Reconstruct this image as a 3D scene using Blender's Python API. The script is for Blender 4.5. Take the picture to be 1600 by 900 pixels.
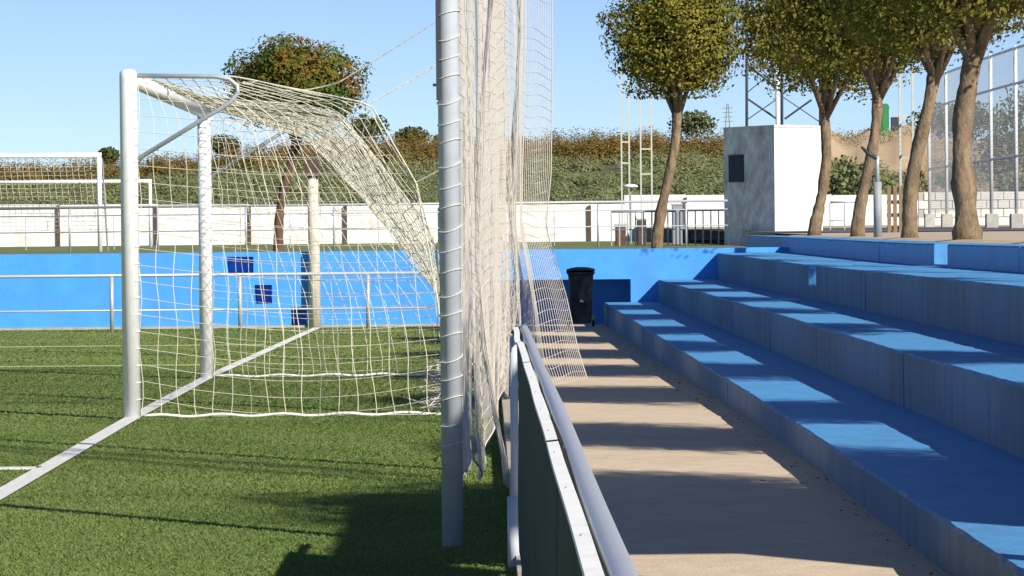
import bpy, math, random
import numpy as np
from mathutils import Vector, Matrix

for o in list(bpy.data.objects):
    bpy.data.objects.remove(o, do_unlink=True)
scene = bpy.context.scene
C = scene.collection
random.seed(7)
rng = np.random.default_rng(7)

# ------------------------------------------------------------------ camera
F = 5846.0            # focal length in pixels of the 1600 px wide photograph
H = 1.253             # camera height above the turf
ROLL = 0.0094
VX, VY = 760.0, 368.0  # vanishing point of the goal line / terraces


def at(u, v, d):
    """point of the place seen in pixel u, v at d metres along the terraces"""
    x = (u - VX + ROLL * (VY - v)) * d / F
    z = H + (VY - ROLL * (u - VX) - v) * d / F
    return Vector((x, d, z))


cam_data = bpy.data.cameras.new('camera')
cam = bpy.data.objects.new('camera', cam_data)
C.objects.link(cam)
scene.camera = cam
cam_data.sensor_width = 36.0
cam_data.lens = 36.0 * F / 1600.0
cam_data.clip_start = 0.2
cam_data.clip_end = 6000.0
fw = (at(800, 450, 10.0) - Vector((0, 0, H))).normalized()
up = Vector((ROLL, 0, 1))
rt = fw.cross(up).normalized()
up = rt.cross(fw).normalized()
mw = Matrix((rt, up, -fw)).transposed().to_4x4()
mw.translation = Vector((0, 0, H))
cam.matrix_world = mw

# ------------------------------------------------------------------ light
SUN_EL = math.radians(33.0)
sx, sy = 0.64, -0.768
nrm = math.hypot(sx, sy)
sx, sy = sx / nrm, sy / nrm
to_sun = Vector((sx * math.cos(SUN_EL), sy * math.cos(SUN_EL), math.sin(SUN_EL)))
world = bpy.data.worlds.new('World')
scene.world = world
world.use_nodes = True
wn = world.node_tree
for n in list(wn.nodes):
    wn.nodes.remove(n)
wo = wn.nodes.new('ShaderNodeOutputWorld')
wb = wn.nodes.new('ShaderNodeBackground')
sky = wn.nodes.new('ShaderNodeTexSky')
sky.sky_type = 'NISHITA'
sky.sun_disc = False
sky.sun_elevation = SUN_EL
sky.sun_rotation = math.atan2(sx, sy)
sky.air_density = 0.6
sky.dust_density = 0.0
sky.ozone_density = 1.2
sky.altitude = 0
wb.inputs['Strength'].default_value = 0.073
tint = wn.nodes.new('ShaderNodeMix')
tint.data_type = 'RGBA'
tint.blend_type = 'MULTIPLY'
tint.inputs['Factor'].default_value = 1.0
tint.inputs['B'].default_value = (0.87, 0.97, 1.2, 1)   # the camera's cool white balance
wn.links.new(sky.outputs[0], tint.inputs['A'])
wn.links.new(tint.outputs['Result'], wb.inputs['Color'])
wn.links.new(wb.outputs[0], wo.inputs['Surface'])
sl = bpy.data.lights.new('sun', 'SUN')
sl.energy = 5.0
sl.angle = math.radians(0.53)
sl.color = (1.0, 0.93, 0.82)
so = bpy.data.objects.new('sun', sl)
C.objects.link(so)
so.rotation_euler = to_sun.to_track_quat('Z', 'Y').to_euler()
so.location = (20, -20, 30)
vs = scene.view_settings
vs.view_transform = 'Standard'
vs.look = 'None'
vs.exposure = 0.4
vs.gamma = 1.0
vs.use_curve_mapping = False


# ------------------------------------------------------------------ materials
def mat(name, col, rough=0.7, var=0.25, scale=6.0, stretch=(1, 1, 1), bump=0.0, bscale=40.0,
        metal=0.0, dark=None, dscale=2.0, damt=0.0, dstretch=(1, 1, 1), spec=0.4, coords='Object'):
    m = bpy.data.materials.new(name)
    m.use_nodes = True
    nt = m.node_tree
    N, L = nt.nodes, nt.links
    b = N['Principled BSDF']
    b.inputs['Roughness'].default_value = rough
    b.inputs['Metallic'].default_value = metal
    b.inputs['Specular IOR Level'].default_value = spec
    tc = N.new('ShaderNodeTexCoord')
    src = tc.outputs[coords]
    if coords == 'World':
        src = None

    def mapped(st):
        mp = N.new('ShaderNodeMapping')
        mp.inputs['Scale'].default_value = st
        L.new(src, mp.inputs['Vector'])
        return mp.outputs[0]

    n1 = N.new('ShaderNodeTexNoise')
    n1.inputs['Scale'].default_value = scale
    n1.inputs['Detail'].default_value = 6
    n1.inputs['Roughness'].default_value = 0.65
    L.new(mapped(stretch), n1.inputs['Vector'])
    cr = N.new('ShaderNodeValToRGB')
    cr.color_ramp.elements[0].position = 0.3
    cr.color_ramp.elements[1].position = 0.7
    lo = tuple(max(0.0, c * (1 - var)) for c in col)
    hi = tuple(min(1.0, c * (1 + var)) for c in col)
    cr.color_ramp.elements[0].color = (*lo, 1)
    cr.color_ramp.elements[1].color = (*hi, 1)
    L.new(n1.outputs['Fac'], cr.inputs[0])
    out = cr.outputs[0]
    if dark is not None:
        n2 = N.new('ShaderNodeTexNoise')
        n2.inputs['Scale'].default_value = dscale
        n2.inputs['Detail'].default_value = 8
        n2.inputs['Roughness'].default_value = 0.7
        L.new(mapped(dstretch), n2.inputs['Vector'])
        r2 = N.new('ShaderNodeValToRGB')
        r2.color_ramp.elements[0].position = 0.48
        r2.color_ramp.elements[1].position = 0.72
        r2.color_ramp.elements[0].color = (0, 0, 0, 1)
        r2.color_ramp.elements[1].color = (damt, damt, damt, 1)
        L.new(n2.outputs['Fac'], r2.inputs[0])
        mx = N.new('ShaderNodeMix')
        mx.data_type = 'RGBA'
        L.new(r2.outputs[0], mx.inputs['Factor'])
        L.new(out, mx.inputs['A'])
        mx.inputs['B'].default_value = (*dark, 1)
        out = mx.outputs['Result']
    L.new(out, b.inputs['Base Color'])
    if bump:
        n3 = N.new('ShaderNodeTexNoise')
        n3.inputs['Scale'].default_value = bscale
        n3.inputs['Detail'].default_value = 4
        L.new(mapped(stretch), n3.inputs['Vector'])
        bp = N.new('ShaderNodeBump')
        bp.inputs['Strength'].default_value = bump
        bp.inputs['Distance'].default_value = 0.02
        L.new(n3.outputs['Fac'], bp.inputs['Height'])
        L.new(bp.outputs[0], b.inputs['Normal'])
    return m


def leaf_mat(name, cols, trans=0.3, patch=1.7, pscale=1.3):
    m = bpy.data.materials.new(name)
    m.use_nodes = True
    nt = m.node_tree
    N, L = nt.nodes, nt.links
    N.remove(N['Principled BSDF'])
    geo = N.new('ShaderNodeNewGeometry')
    cr = N.new('ShaderNodeValToRGB')
    els = cr.color_ramp.elements
    while len(els) < len(cols):
        els.new(0.5)
    for i, c in enumerate(cols):
        els[i].position = i / (len(cols) - 1)
        els[i].color = (*c, 1)
    # patches of colour through the crown as well as leaf to leaf
    tc = N.new('ShaderNodeTexCoord')
    nz = N.new('ShaderNodeTexNoise')
    nz.inputs['Scale'].default_value = pscale
    L.new(tc.outputs['Object'], nz.inputs['Vector'])
    mth = N.new('ShaderNodeMath')
    mth.operation = 'MULTIPLY_ADD'
    mth.inputs[1].default_value = 0.45
    L.new(geo.outputs['Random Per Island'], mth.inputs[0])
    sc = N.new('ShaderNodeMath')
    sc.operation = 'MULTIPLY_ADD'
    sc.inputs[1].default_value = patch
    sc.inputs[2].default_value = 0.28 - 0.5 * patch
    L.new(nz.outputs['Fac'], sc.inputs[0])
    L.new(sc.outputs[0], mth.inputs[2])
    L.new(mth.outputs[0], cr.inputs[0])
    d = N.new('ShaderNodeBsdfDiffuse')
    t = N.new('ShaderNodeBsdfTranslucent')
    L.new(cr.outputs[0], d.inputs[0])
    L.new(cr.outputs[0], t.inputs[0])
    mx = N.new('ShaderNodeMixShader')
    mx.inputs[0].default_value = trans
    L.new(d.outputs[0], mx.inputs[1])
    L.new(t.outputs[0], mx.inputs[2])
    L.new(mx.outputs[0], N['Material Output'].inputs['Surface'])
    return m


BLUE = (0.066, 0.33, 0.82)
M = {}
M['blue'] = mat('blue_paint', BLUE, 0.55, 0.10, 3.0, bump=0.15, bscale=30, dark=(0.12, 0.16, 0.22), dscale=1.6, damt=0.25, dstretch=(1, 1, 0.5))
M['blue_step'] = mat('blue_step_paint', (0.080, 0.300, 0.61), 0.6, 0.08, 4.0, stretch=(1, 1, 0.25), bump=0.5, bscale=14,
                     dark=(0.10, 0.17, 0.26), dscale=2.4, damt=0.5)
M['blue_riser'] = mat('worn_shaded_riser_paint', (0.115, 0.19, 0.295), 0.75, 0.16, 4.0, stretch=(1, 1, 0.2), bump=0.7, bscale=14,
                      dark=(0.085, 0.10, 0.12), dscale=3.4, damt=0.65, dstretch=(1.0, 1.5, 0.18))  # worn grey riser paint, its colour also darkened to deepen the risers' shade
M['step_edge'] = mat('chipped_step_edge', (0.10, 0.26, 0.47), 0.8, 0.15, 5, bump=.8, bscale=30, dark=(0.46, 0.47, 0.46), dscale=7, damt=0.95)
M['turf_base'] = mat('turf_base', (0.165, 0.215, 0.06), 0.9, 0.25, .5, bump=0.3, bscale=60, spec=0.1)
M['line'] = mat('white_line_turf', (0.82, 0.82, 0.78), 0.9, 0.12, 60, bump=0.6, bscale=120, spec=0.1)
M['thin_line'] = mat('pale_line_turf', (0.31, 0.37, 0.19), 0.9, 0.25, 30, spec=0.1)
M['path'] = mat('path_concrete', (0.60, 0.485, 0.36), 0.9, 0.10, 9.0, bump=0.3, bscale=70,
                dark=(0.42, 0.33, 0.23), dscale=1.1, damt=0.5, spec=0.15)
M['kerb'] = mat('kerb_concrete', (0.42, 0.37, 0.30), 0.9, 0.2, 8, bump=0.3)
M['white'] = mat('white_gloss_paint', (0.87, 0.87, 0.86), 0.35, 0.02, 8, dark=(0.6, 0.58, 0.55), dscale=9, damt=0.25)
M['flange'] = mat('matt_white_edge', (0.88, 0.88, 0.86), 0.9, 0.03, 8, spec=0.05, dark=(0.5, 0.48, 0.45), dscale=14, damt=0.3)
M['whitep'] = mat('white_metal', (0.72, 0.73, 0.72), 0.45, 0.06, 6)
M['galv'] = mat('galvanised_steel', (0.50, 0.53, 0.57), 0.42, 0.12, 14, metal=0.35, bump=0.05, dark=(0.25, 0.24, 0.22), dscale=14, damt=0.35)
M['pole'] = mat('pole_paint', (0.52, 0.57, 0.62), 0.45, 0.08, 5, dark=(0.28, 0.28, 0.28), dscale=12, damt=0.3)
M['net'] = mat('net_cord', (0.70, 0.66, 0.55), 0.9, 0.1, 20)
M['netw'] = mat('pale_net_cord', (0.56, 0.52, 0.46), 0.9, 0.15, 20)
M['rope'] = mat('rope', (0.6, 0.58, 0.52), 0.9, 0.1, 20)
M['bead'] = mat('white_rope', (0.8, 0.79, 0.76), 0.8, 0.1, 20)
M['board'] = mat('board_sheet', (0.042, 0.058, 0.038), 0.75, 0.5, 5, stretch=(1, 6, 0.3), dark=(0.02, 0.022, 0.02), dscale=3, damt=.8, dstretch=(1, 5, .2), spec=.12)
M['binp'] = mat('bin_plastic', (0.018, 0.022, 0.022), 0.45, 0.2, 4)
M['tag'] = mat('bin_label', (0.5, 0.5, 0.48), 0.6, 0.1, 4)
M['cream'] = mat('cream_post', (0.62, 0.56, 0.46), 0.8, 0.12, 6, dark=(0.3, 0.25, 0.2), dscale=5, damt=0.4)
M['brown'] = mat('rusty_brown', (0.09, 0.055, 0.04), 0.8, 0.3, 9)
M['wwall'] = mat('whitewash', (0.84, 0.83, 0.80), 0.9, 0.05, 2, dark=(0.45, 0.37, 0.29), dscale=1.3, damt=0.8, dstretch=(1, 1, 1.6))
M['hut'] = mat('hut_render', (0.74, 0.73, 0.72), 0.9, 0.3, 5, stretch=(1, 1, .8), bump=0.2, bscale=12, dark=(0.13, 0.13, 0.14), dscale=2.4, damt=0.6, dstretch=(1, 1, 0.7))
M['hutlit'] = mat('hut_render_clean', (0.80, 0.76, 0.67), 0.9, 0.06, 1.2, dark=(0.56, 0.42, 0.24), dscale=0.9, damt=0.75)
M['darkmetal'] = mat('dark_metal', (0.045, 0.05, 0.06), 0.6, 0.2, 6, metal=0.2)
M['greym'] = mat('grey_metal', (0.28, 0.30, 0.32), 0.6, 0.15, 6)
M['mast'] = mat('mast_paint', (0.50, 0.52, 0.46), 0.6, 0.06, 6)
M['bark'] = mat('bark', (0.23, 0.17, 0.11), 0.95, 0.55, 11, stretch=(1, 1, 0.55), bump=1.0, bscale=16,
                dark=(0.045, 0.035, 0.028), dscale=6, damt=0.95, dstretch=(1, 1, 0.5), spec=0.05)
M['bark_dark'] = mat('dark_bark', (0.12, 0.075, 0.05), 0.95, 0.4, 9, bump=0.6, bscale=14, spec=0.1)
M['leaf'] = leaf_mat('tree_leaves', [(0.095, 0.115, 0.027), (0.189, 0.189, 0.038), (0.297, 0.263, 0.054), (0.419, 0.324, 0.074)])
M['leaf_g'] = leaf_mat('green_leaves', [(0.075, 0.1, 0.025), (0.144, 0.15, 0.033), (0.225, 0.2, 0.043), (0.362, 0.25, 0.062)])
M['leaf_a'] = leaf_mat('autumn_leaves', [(0.05, 0.12, 0.026), (0.10, 0.15, 0.03), (0.19, 0.17, 0.035), (0.33, 0.14, 0.045)], 0.3, 2.8, 1.6)
M['scrub_g'] = leaf_mat('scrub_green', [(0.111, 0.137, 0.058), (0.169, 0.195, 0.085), (0.221, 0.24, 0.111), (0.286, 0.28, 0.143)], 0.2)
M['scrub_b'] = leaf_mat('scrub_brown', [(0.088, 0.09, 0.027), (0.163, 0.125, 0.037), (0.25, 0.156, 0.044), (0.213, 0.188, 0.056)], 0.2)
M['scrub_d'] = leaf_mat('scrub_dark', [(0.056, 0.077, 0.028), (0.091, 0.112, 0.042), (0.133, 0.147, 0.056), (0.168, 0.168, 0.07)], 0.2)
M['turf'] = leaf_mat('turf_blades', [(0.09, 0.15, 0.05), (0.165, 0.235, 0.072), (0.23, 0.30, 0.095), (0.32, 0.37, 0.155)], 0.35, 0.9, 0.7)
M['earth'] = mat('bare_earth', (0.44, 0.33, 0.21), 0.95, 0.3, 0.6, bump=0.5, bscale=2, dark=(0.12, 0.11, 0.05), dscale=0.3, damt=0.8)
M['bank'] = mat('bank_soil', (0.10, 0.105, 0.045), 0.95, 0.3, 0.5)
M['sand'] = mat('plateau_ground', (0.46, 0.38, 0.28), 0.95, 0.2, 0.8, bump=0.3)
M['field'] = mat('upper_field_grass', (0.15, 0.17, 0.055), 0.95, 0.3, 0.4, bump=0.4, bscale=10)
M['asphalt'] = mat('asphalt', (0.10, 0.10, 0.10), 0.9, 0.2, 3)
M['concrete'] = mat('grey_concrete', (0.42, 0.40, 0.36), 0.9, 0.15, 4, bump=0.2)
M['block'] = mat('white_block', (0.70, 0.68, 0.62), 0.9, 0.10, 3, bump=0.2)
M['mortar'] = mat('mortar', (0.40, 0.38, 0.34), 0.95, 0.1, 3)
M['green'] = mat('green_paint', (0.02, 0.17, 0.05), 0.6, 0.15, 2)
M['wood'] = mat('pallet_wood', (0.22, 0.155, 0.09), 0.85, 0.25, 6)
M['mesh'] = mat('fence_wire', (0.26, 0.28, 0.30), 0.6, 0.1, 6)


# ------------------------------------------------------------------ builders
class MB:
    def __init__(self):
        self.v, self.f = [], []

    def box(self, x0, x1, y0, y1, z0, z1):
        b = len(self.v)
        self.v += [(x0, y0, z0), (x1, y0, z0), (x1, y1, z0), (x0, y1, z0), (x0, y0, z1), (x1, y0, z1), (x1, y1, z1), (x0, y1, z1)]
        self.f += [(b, b + 3, b + 2, b + 1), (b + 4, b + 5, b + 6, b + 7), (b, b + 1, b + 5, b + 4),
                   (b + 1, b + 2, b + 6, b + 5), (b + 2, b + 3, b + 7, b + 6), (b + 3, b, b + 4, b + 7)]
        return self

    def tube(self, pts, r, n=10, cap=True):
        pts = [Vector(p) for p in pts]
        k = len(pts)
        rr = r if hasattr(r, '__len__') else [r] * k
        t0 = (pts[1] - pts[0]).normalized()
        a = Vector((0, 0, 1)) if abs(t0.z) < 0.9 else Vector((1, 0, 0))
        nv = t0.cross(a).normalized()
        b = len(self.v)
        for i, p in enumerate(pts):
            t = (pts[min(i + 1, k - 1)] - pts[max(i - 1, 0)])
            if t.length < 1e-9:
                t = t0
            t = t.normalized()
            nv = (nv - t * nv.dot(t))
            nv = nv.normalized() if nv.length > 1e-6 else t.orthogonal().normalized()
            w = t.cross(nv)
            for j in range(n):
                q = 2 * math.pi * j / n
                self.v.append(tuple(p + (nv * math.cos(q) + w * math.sin(q)) * rr[i]))
        for i in range(k - 1):
            for j in range(n):
                j2 = (j + 1) % n
                self.f.append((b + i * n + j, b + i * n + j2, b + (i + 1) * n + j2, b + (i + 1) * n + j))
        if cap:
            self.f.append(tuple(b + j for j in reversed(range(n))))
            self.f.append(tuple(b + (k - 1) * n + j for j in range(n)))
        return self

    def poly(self, pts):
        b = len(self.v)
        self.v += [tuple(p) for p in pts]
        self.f.append(tuple(range(b, b + len(pts))))
        return self

    def grid(self, rows):
        b = len(self.v)
        nr, nc = len(rows), len(rows[0])
        for r in rows:
            self.v += [tuple(p) for p in r]
        for i in range(nr - 1):
            for j in range(nc - 1):
                self.f.append((b + i * nc + j, b + i * nc + j + 1, b + (i + 1) * nc + j + 1, b + (i + 1) * nc + j))
        return self

    def mesh(self, name):
        me = bpy.data.meshes.new(name)
        me.from_pydata(self.v, [], self.f)
        me.update()
        return me

    def build(self, name, m, parent=None, smooth=False, bevel=0.0, loc=None):
        me = self.mesh(name)
        me.materials.append(m)
        if smooth:
            me.polygons.foreach_set('use_smooth', [True] * len(me.polygons))
        o = bpy.data.objects.new(name, me)
        C.objects.link(o)
        if parent is not None:
            o.parent = parent
        if loc is not None:
            o.location = loc
        if bevel:
            bv = o.modifiers.new('bevel', 'BEVEL')
            bv.width = bevel
            bv.segments = 2
            bv.limit_method = 'ANGLE'
        return o


def tag(o, label, cat, group=None):
    o['label'] = label
    o['category'] = cat
    if group:
        o['group'] = group
    return o


def struct(o):
    o['kind'] = 'structure'
    return o


def stuff(o):
    o['kind'] = 'stuff'
    return o


def empty(name, loc, label, cat, group=None, rz=0.0):
    o = bpy.data.objects.new(name, None)
    o.empty_display_size = 0.2
    C.objects.link(o)
    o.location = loc
    o.rotation_euler = (0, 0, rz)
    return tag(o, label, cat, group)


def child(mb, name, m, parent, **k):
    """geometry given in world coordinates, parented to an unrotated empty"""
    lx, ly, lz = parent.location
    mb.v = [(a - lx, b - ly, c - lz) for a, b, c in mb.v]
    return mb.build(name, m, parent, **k)


def leaves(centers, size, name, m, parent=None, out=None, jit=0.35, spread=0.75):
    """diamond-shaped leaf faces at the given points, facing roughly along out"""
    n = len(centers)
    c = np.asarray(centers, dtype=np.float64)
    nr_ = rng.normal(size=(n, 3))
    nr_ /= np.linalg.norm(nr_, axis=1)[:, None] + 1e-9
    if out is not None:
        nr_ = np.asarray(out) + nr_ * spread
        nr_ /= np.linalg.norm(nr_, axis=1)[:, None] + 1e-9
    a = np.cross(nr_, rng.normal(size=(n, 3)))
    a /= np.linalg.norm(a, axis=1)[:, None] + 1e-9
    b = np.cross(nr_, a)
    s = size * (1 - jit + 2 * jit * rng.random(n))[:, None]
    v = np.empty((n, 4, 3))
    v[:, 0] = c - a * s * 0.5
    v[:, 1] = c + b * s * 0.3 + a * s * 0.05
    v[:, 2] = c + a * s * 0.5
    v[:, 3] = c - b * s * 0.3 + a * s * 0.05
    return quads(v, name, m, parent)


def quads(v, name, m, parent=None):
    n = len(v)
    me = bpy.data.meshes.new(name)
    me.vertices.add(n * 4)
    me.vertices.foreach_set('co', v.reshape(-1))
    me.loops.add(n * 4)
    me.loops.foreach_set('vertex_index', np.arange(n * 4, dtype=np.int32))
    me.polygons.add(n)
    me.polygons.foreach_set('loop_start', np.arange(0, n * 4, 4, dtype=np.int32))
    me.polygons.foreach_set('loop_total', np.full(n, 4, dtype=np.int32))
    me.materials.append(m)
    me.update(calc_edges=True)
    o = bpy.data.objects.new(name, me)
    C.objects.link(o)
    if parent is not None:
        o.parent = parent
    return o


def interp(x, xs, ys):
    return float(np.interp(x, xs, ys))


def copy_tree(o, parent=None):
    c = o.copy()
    C.objects.link(c)
    c.parent = parent
    for ch in list(o.children):
        copy_tree(ch, c)
    return c


# ================================================================== SETTING
WALL_Y = 52.0
struct(MB().poly([(-3000, -60, -0.25), (3000, -60, -0.25), (3000, 6000, -0.25), (-3000, 6000, -0.25)]).build('ground', M['bank']))
struct(MB().poly([(-70, -12, 0), (0.10, -12, 0), (0.10, WALL_Y, 0), (-70, WALL_Y, 0)]).build('pitch', M['turf_base']))


def pathz(y):
    return interp(y, [-12, 5, 13, 18, 24, 35, 52], [0.0, 0.0, 0.03, 0.075, 0.085, 0.04, 0.004])


ys = np.arange(-12, 52.01, 0.8)
struct(MB().grid([[(x, y, pathz(y)) for x in (0.2, 0.7, 1.2, 1.75)] for y in ys]).build('path', M['path'], smooth=True))
kb = MB()
kb.grid([[(0.10, y, -0.1), (0.10, y, pathz(y) + 0.012), (0.2, y, pathz(y) + 0.012), (0.2, y, -0.1)] for y in ys])
struct(kb.build('path_kerb', M['kerb']))

# painted lines on the turf
gl = [(-2.36, -12.0), (-2.385, 17.9), (-2.47, 26.0), (-2.50, 33.3), (-2.33, 51.4)]
g = MB()
rows = [[(x - 0.055, y, 0.014), (x + 0.055, y, 0.014)] for x, y in gl]
g.grid(rows)
struct(g.build('goal_line', M['line']))
struct(MB().box(-30, -2.44, 20.35, 20.46, 0.004, 0.014).build('goal_area_line', M['line']))
for yy in (36.8, 43.6):
    struct(MB().box(-30, -2.6, yy - .06, yy + .06, 0.004, 0.013).build('pitch_line', M['thin_line']))


# turf blades: short artificial grass, dense where the camera stands close
def turf():
    parts = []
    for (y0, y1, dens, hgt, wid) in ((12.6, 18, 9000, .009, .006), (18, 26, 4200, .009, .008), (26, 38, 900, .009, .013), (38, 51.8, 300, .009, .02)):
        x0f = lambda y: -0.142 * y - 0.25
        n = int(dens * (y1 - y0) * (0.142 * (y0 + y1) / 2 + 0.4))
        y = y0 + (y1 - y0) * rng.random(n)
        xl = -0.142 * y - 0.25
        x = xl + (0.10 - xl) * rng.random(n)
        # keep the painted lines clear
        gx = np.interp(y, [p[1] for p in gl], [p[0] for p in gl])
        keep = np.abs(x - gx) > 0.055
        keep &= ~((np.abs(y - 20.405) < 0.05) & (x < -2.44))
        for yy in (36.8, 43.6):
            keep &= ~((np.abs(y - yy) < 0.06) & (x < -2.6))
        x, y = x[keep], y[keep]
        n = len(x)
        ang = rng.random(n) * math.pi
        w = wid * (0.6 + 0.8 * rng.random(n))
        h = hgt * (0.5 + 0.8 * rng.random(n))
        lean = rng.normal(size=(n, 2)) * 0.9
        v = np.empty((n, 4, 3))
        cx, cy = np.cos(ang) * w / 2, np.sin(ang) * w / 2
        v[:, 0] = np.stack([x - cx, y - cy, np.zeros(n)], 1)
        v[:, 1] = np.stack([x + cx, y + cy, np.zeros(n)], 1)
        tx, ty = x + lean[:, 0] * h, y + lean[:, 1] * h
        v[:, 2] = np.stack([tx + cx * .5, ty + cy * .5, h], 1)
        v[:, 3] = np.stack([tx - cx * .5, ty - cy * .5, h], 1)
        parts.append(v)
    o = quads(np.concatenate(parts), 'artificial_turf', M['turf'])
    stuff(tag(o, 'short green artificial turf blades covering the pitch', 'turf'))


turf()

# ------------------------------------------------------------------ terrace
TX = [1.627, 2.38, 3.2, 4.2]


def tz(i, y):
    if i < 0:
        return pathz(y)
    k = [([5, 11.3, 21, 51], [.19, .213, .25, .308]),
         ([5, 16.5, 21, 32, 53], [.55, .565, .562, .59, .618]),
         ([5, 22, 30, 38, 55], [.91, .918, .925, .93, .99]),
         ([5, 29, 38, 52, 62], [1.11, 1.128, 1.14, 1.19, 1.215])][i]
    return interp(y, *k)


ter = empty('concrete_terrace', (TX[0], 8, 0), 'blue painted concrete terrace of long stepped seats beside the path', 'terrace')
rj = random.Random(3)


def seg(i, y0, y1, xb, ztop=None, zlow=None, xf=None):
    xf = TX[i] if xf is None else xf
    n = max(2, int((y1 - y0) / 0.16))
    rows = []
    a = [rj.uniform(-.004, .004) for _ in range(4)]
    for k in range(n + 1):
        y = y0 + (y1 - y0) * k / n
        zt = (tz(i, y) if ztop is None else ztop) + rj.uniform(-.0015, .0015)
        zb = (tz(i - 1, y) - 0.25) if zlow is None else zlow
        e = rj.uniform(.010, .016)
        if rj.random() < .05:
            e += .014
        xx = xf + a[0] + rj.uniform(-.0015, .0015)
        zmid = (zb + zt) / 2
        rows.append([(xx + .004, y, zb), (xx + rj.uniform(-.003, .004), y, zmid), (xx, y, zt - e), (xx + e * .8, y, zt), (xx + .25 * (xb - xf), y, zt), (xb, y, zt), (xb, y, zb)])
    m = MB()
    m.grid(rows)
    b = len(m.v)
    m.f.append(tuple(range(0, 7)))
    m.f.append(tuple(reversed(range(b - 7, b))))
    o_ = child(m, 'step', M['blue_step'], ter)
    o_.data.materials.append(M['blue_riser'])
    o_.data.materials.append(M['step_edge'])
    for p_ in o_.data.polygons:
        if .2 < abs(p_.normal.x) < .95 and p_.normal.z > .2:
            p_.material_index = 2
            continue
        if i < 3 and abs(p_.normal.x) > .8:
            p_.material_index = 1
    return o_


for i in range(3):
    cuts = {0: [7.0, 11.6, 16.2, 20.8, 25.4, 30, 34.6, 39.2, 43.8, 48, 51.98],
            1: [7.0, 12.1, 16.8, 21.4, 26.6, 31.5, 36.5, 41.5, 46.5, 51.98],
            2: [7.0, 12.0, 17.0, 22.0, 27.0, 31.6, 36.3, 37.2, 42, 47, 51.98]}[i]
    for a_, b_ in zip(cuts[:-1], cuts[1:]):
        if i == 2 and abs(a_ - 36.3) < .01:
            seg(i, a_ + .005, b_ - .005, TX[2] + 0.42, ztop=.735)
            seg(i, a_ + .005, b_ - .005, TX[3] + .1, xf=TX[2] + 0.425)
        else:
            seg(i, a_ + .005, b_ - .005, TX[i + 1] + .1)
cuts = [7.0, 13, 19, 24.5, 29.5, 34.1, 35.1, 40, 45, 50.2, 55.3, 60.6]
for a_, b_ in zip(cuts[:-1], cuts[1:]):
    if abs(a_ - 34.1) < .01:
        seg(3, a_ - .0, b_ + .0, TX[3] + .55, ztop=.945)
    else:
        seg(3, a_ + .005, b_ - .005, TX[3] + .5)


def platz(x, y):
    z = interp(y, [-12, 10, 30, 39, 50, 62, 75, 90, 120, 150], [1.08, 1.09, 1.115, 1.135, 1.165, 1.185, 1.22, 1.29, 1.42, 1.5])
    return z


rows = []
for y in list(np.arange(-12, 60, 3.0)) + [60.0, 61.5, 66, 75, 82, 90, 100, 120, 150]:
    x0 = TX[3] + .45 if y <= 60.5 else 5.55
    rows.append([(x, y, platz(x, y) + (0.03 if x > 4.8 else 0) * 1.0) for x in (x0, max(x0 + .1, 4.9), 6, 9, 15, 40, 90)])
struct(MB().grid(rows).build('plateau', M['sand']))
struct(MB().grid([[(x, y, platz(x, y) + .045) for x in (5.6, 9.0, 14, 30)] for y in (72, 76, 82, 90, 96)]).build('lane', M['asphalt']))

# ------------------------------------------------------------------ blue wall at the far end
bw = empty('blue_wall', (-3, WALL_Y, 0), 'long bright blue retaining wall across the far end with square niches', 'wall')
ztop = 1.052
xl, xr = -40.0, 4.35
niches = []   # x0,x1,z0,z1


def nrect(u0, u1, v0, v1):
    a, b = at(u0, v1, WALL_Y), at(u1, v0, WALL_Y)
    return (a.x, b.x, max(a.z, .0), b.z)


niches = [nrect(355, 396, 401, 427), nrect(398, 425, 445, 475), nrect(455, 478, 480, 516)]
niches.append((-0.2, 2.0, 0.0, 0.63))
niches.sort()
wm = MB()
x = xl
TH = 0.95
for (a, b, c, d) in niches:
    wm.box(x, a, WALL_Y, WALL_Y + TH, -.2, ztop)
    if c > .02:
        wm.box(a, b, WALL_Y, WALL_Y + TH, -.2, c)
    wm.box(a, b, WALL_Y, WALL_Y + TH, d, ztop)
    x = b
wm.box(x, xr, WALL_Y, WALL_Y + TH, -.2, ztop)
child(wm, 'wall', M['blue'], bw)
for (a, b, c, d) in niches:
    if b - a < 1:
        child(MB().box(a + .002, b - .002, WALL_Y + .34, WALL_Y + .4, c + .002, d - .002), 'niche_back', M['blue'], bw)
    else:
        child(MB().box(a - .02, b + .02, WALL_Y + TH + .002, WALL_Y + TH + .05, max(c - .02, -.1), d + .02), 'niche_back', M['blue'], bw)
child(MB().box(xl, .45, WALL_Y - .06, WALL_Y - .002, -.1, .03), 'wall_plinth', M['kerb'], bw)
# wall turns up behind the terrace end
for i in range(4):
    pass
struct(MB().grid([[(x, y, .985 + (y - 52) * 0.0002) for x in (-90, -20, 9)] for y in (52.8, 60, 90, 148)]).build('upper_field', M['field']))

# low railing along the far side of the pitch
rl = empty('pitch_railing', (-2, 50.4, 0), 'low galvanised pitch railing with two rails before the blue wall', 'railing')
yr = 50.4
zt_ = at(200, 430.5, yr).z
zm_ = at(200, 485, yr).z
child(MB().tube([(-14, yr, zt_), (at(690, 430, yr).x, yr, zt_)], .022), 'top_rail', M['galv'], rl, smooth=True)
child(MB().tube([(-14, yr, zm_), (at(690, 430, yr).x, yr, zm_)], .012, 8), 'mid_rail', M['galv'], rl, smooth=True)
for u in (-225, -25, 175, 375, 575):
    xx = at(u, 470, yr).x
    child(MB().tube([(xx, yr, -.02), (xx, yr, zt_ - .02)], .028), 'post', M['galv'], rl, smooth=True)

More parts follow.
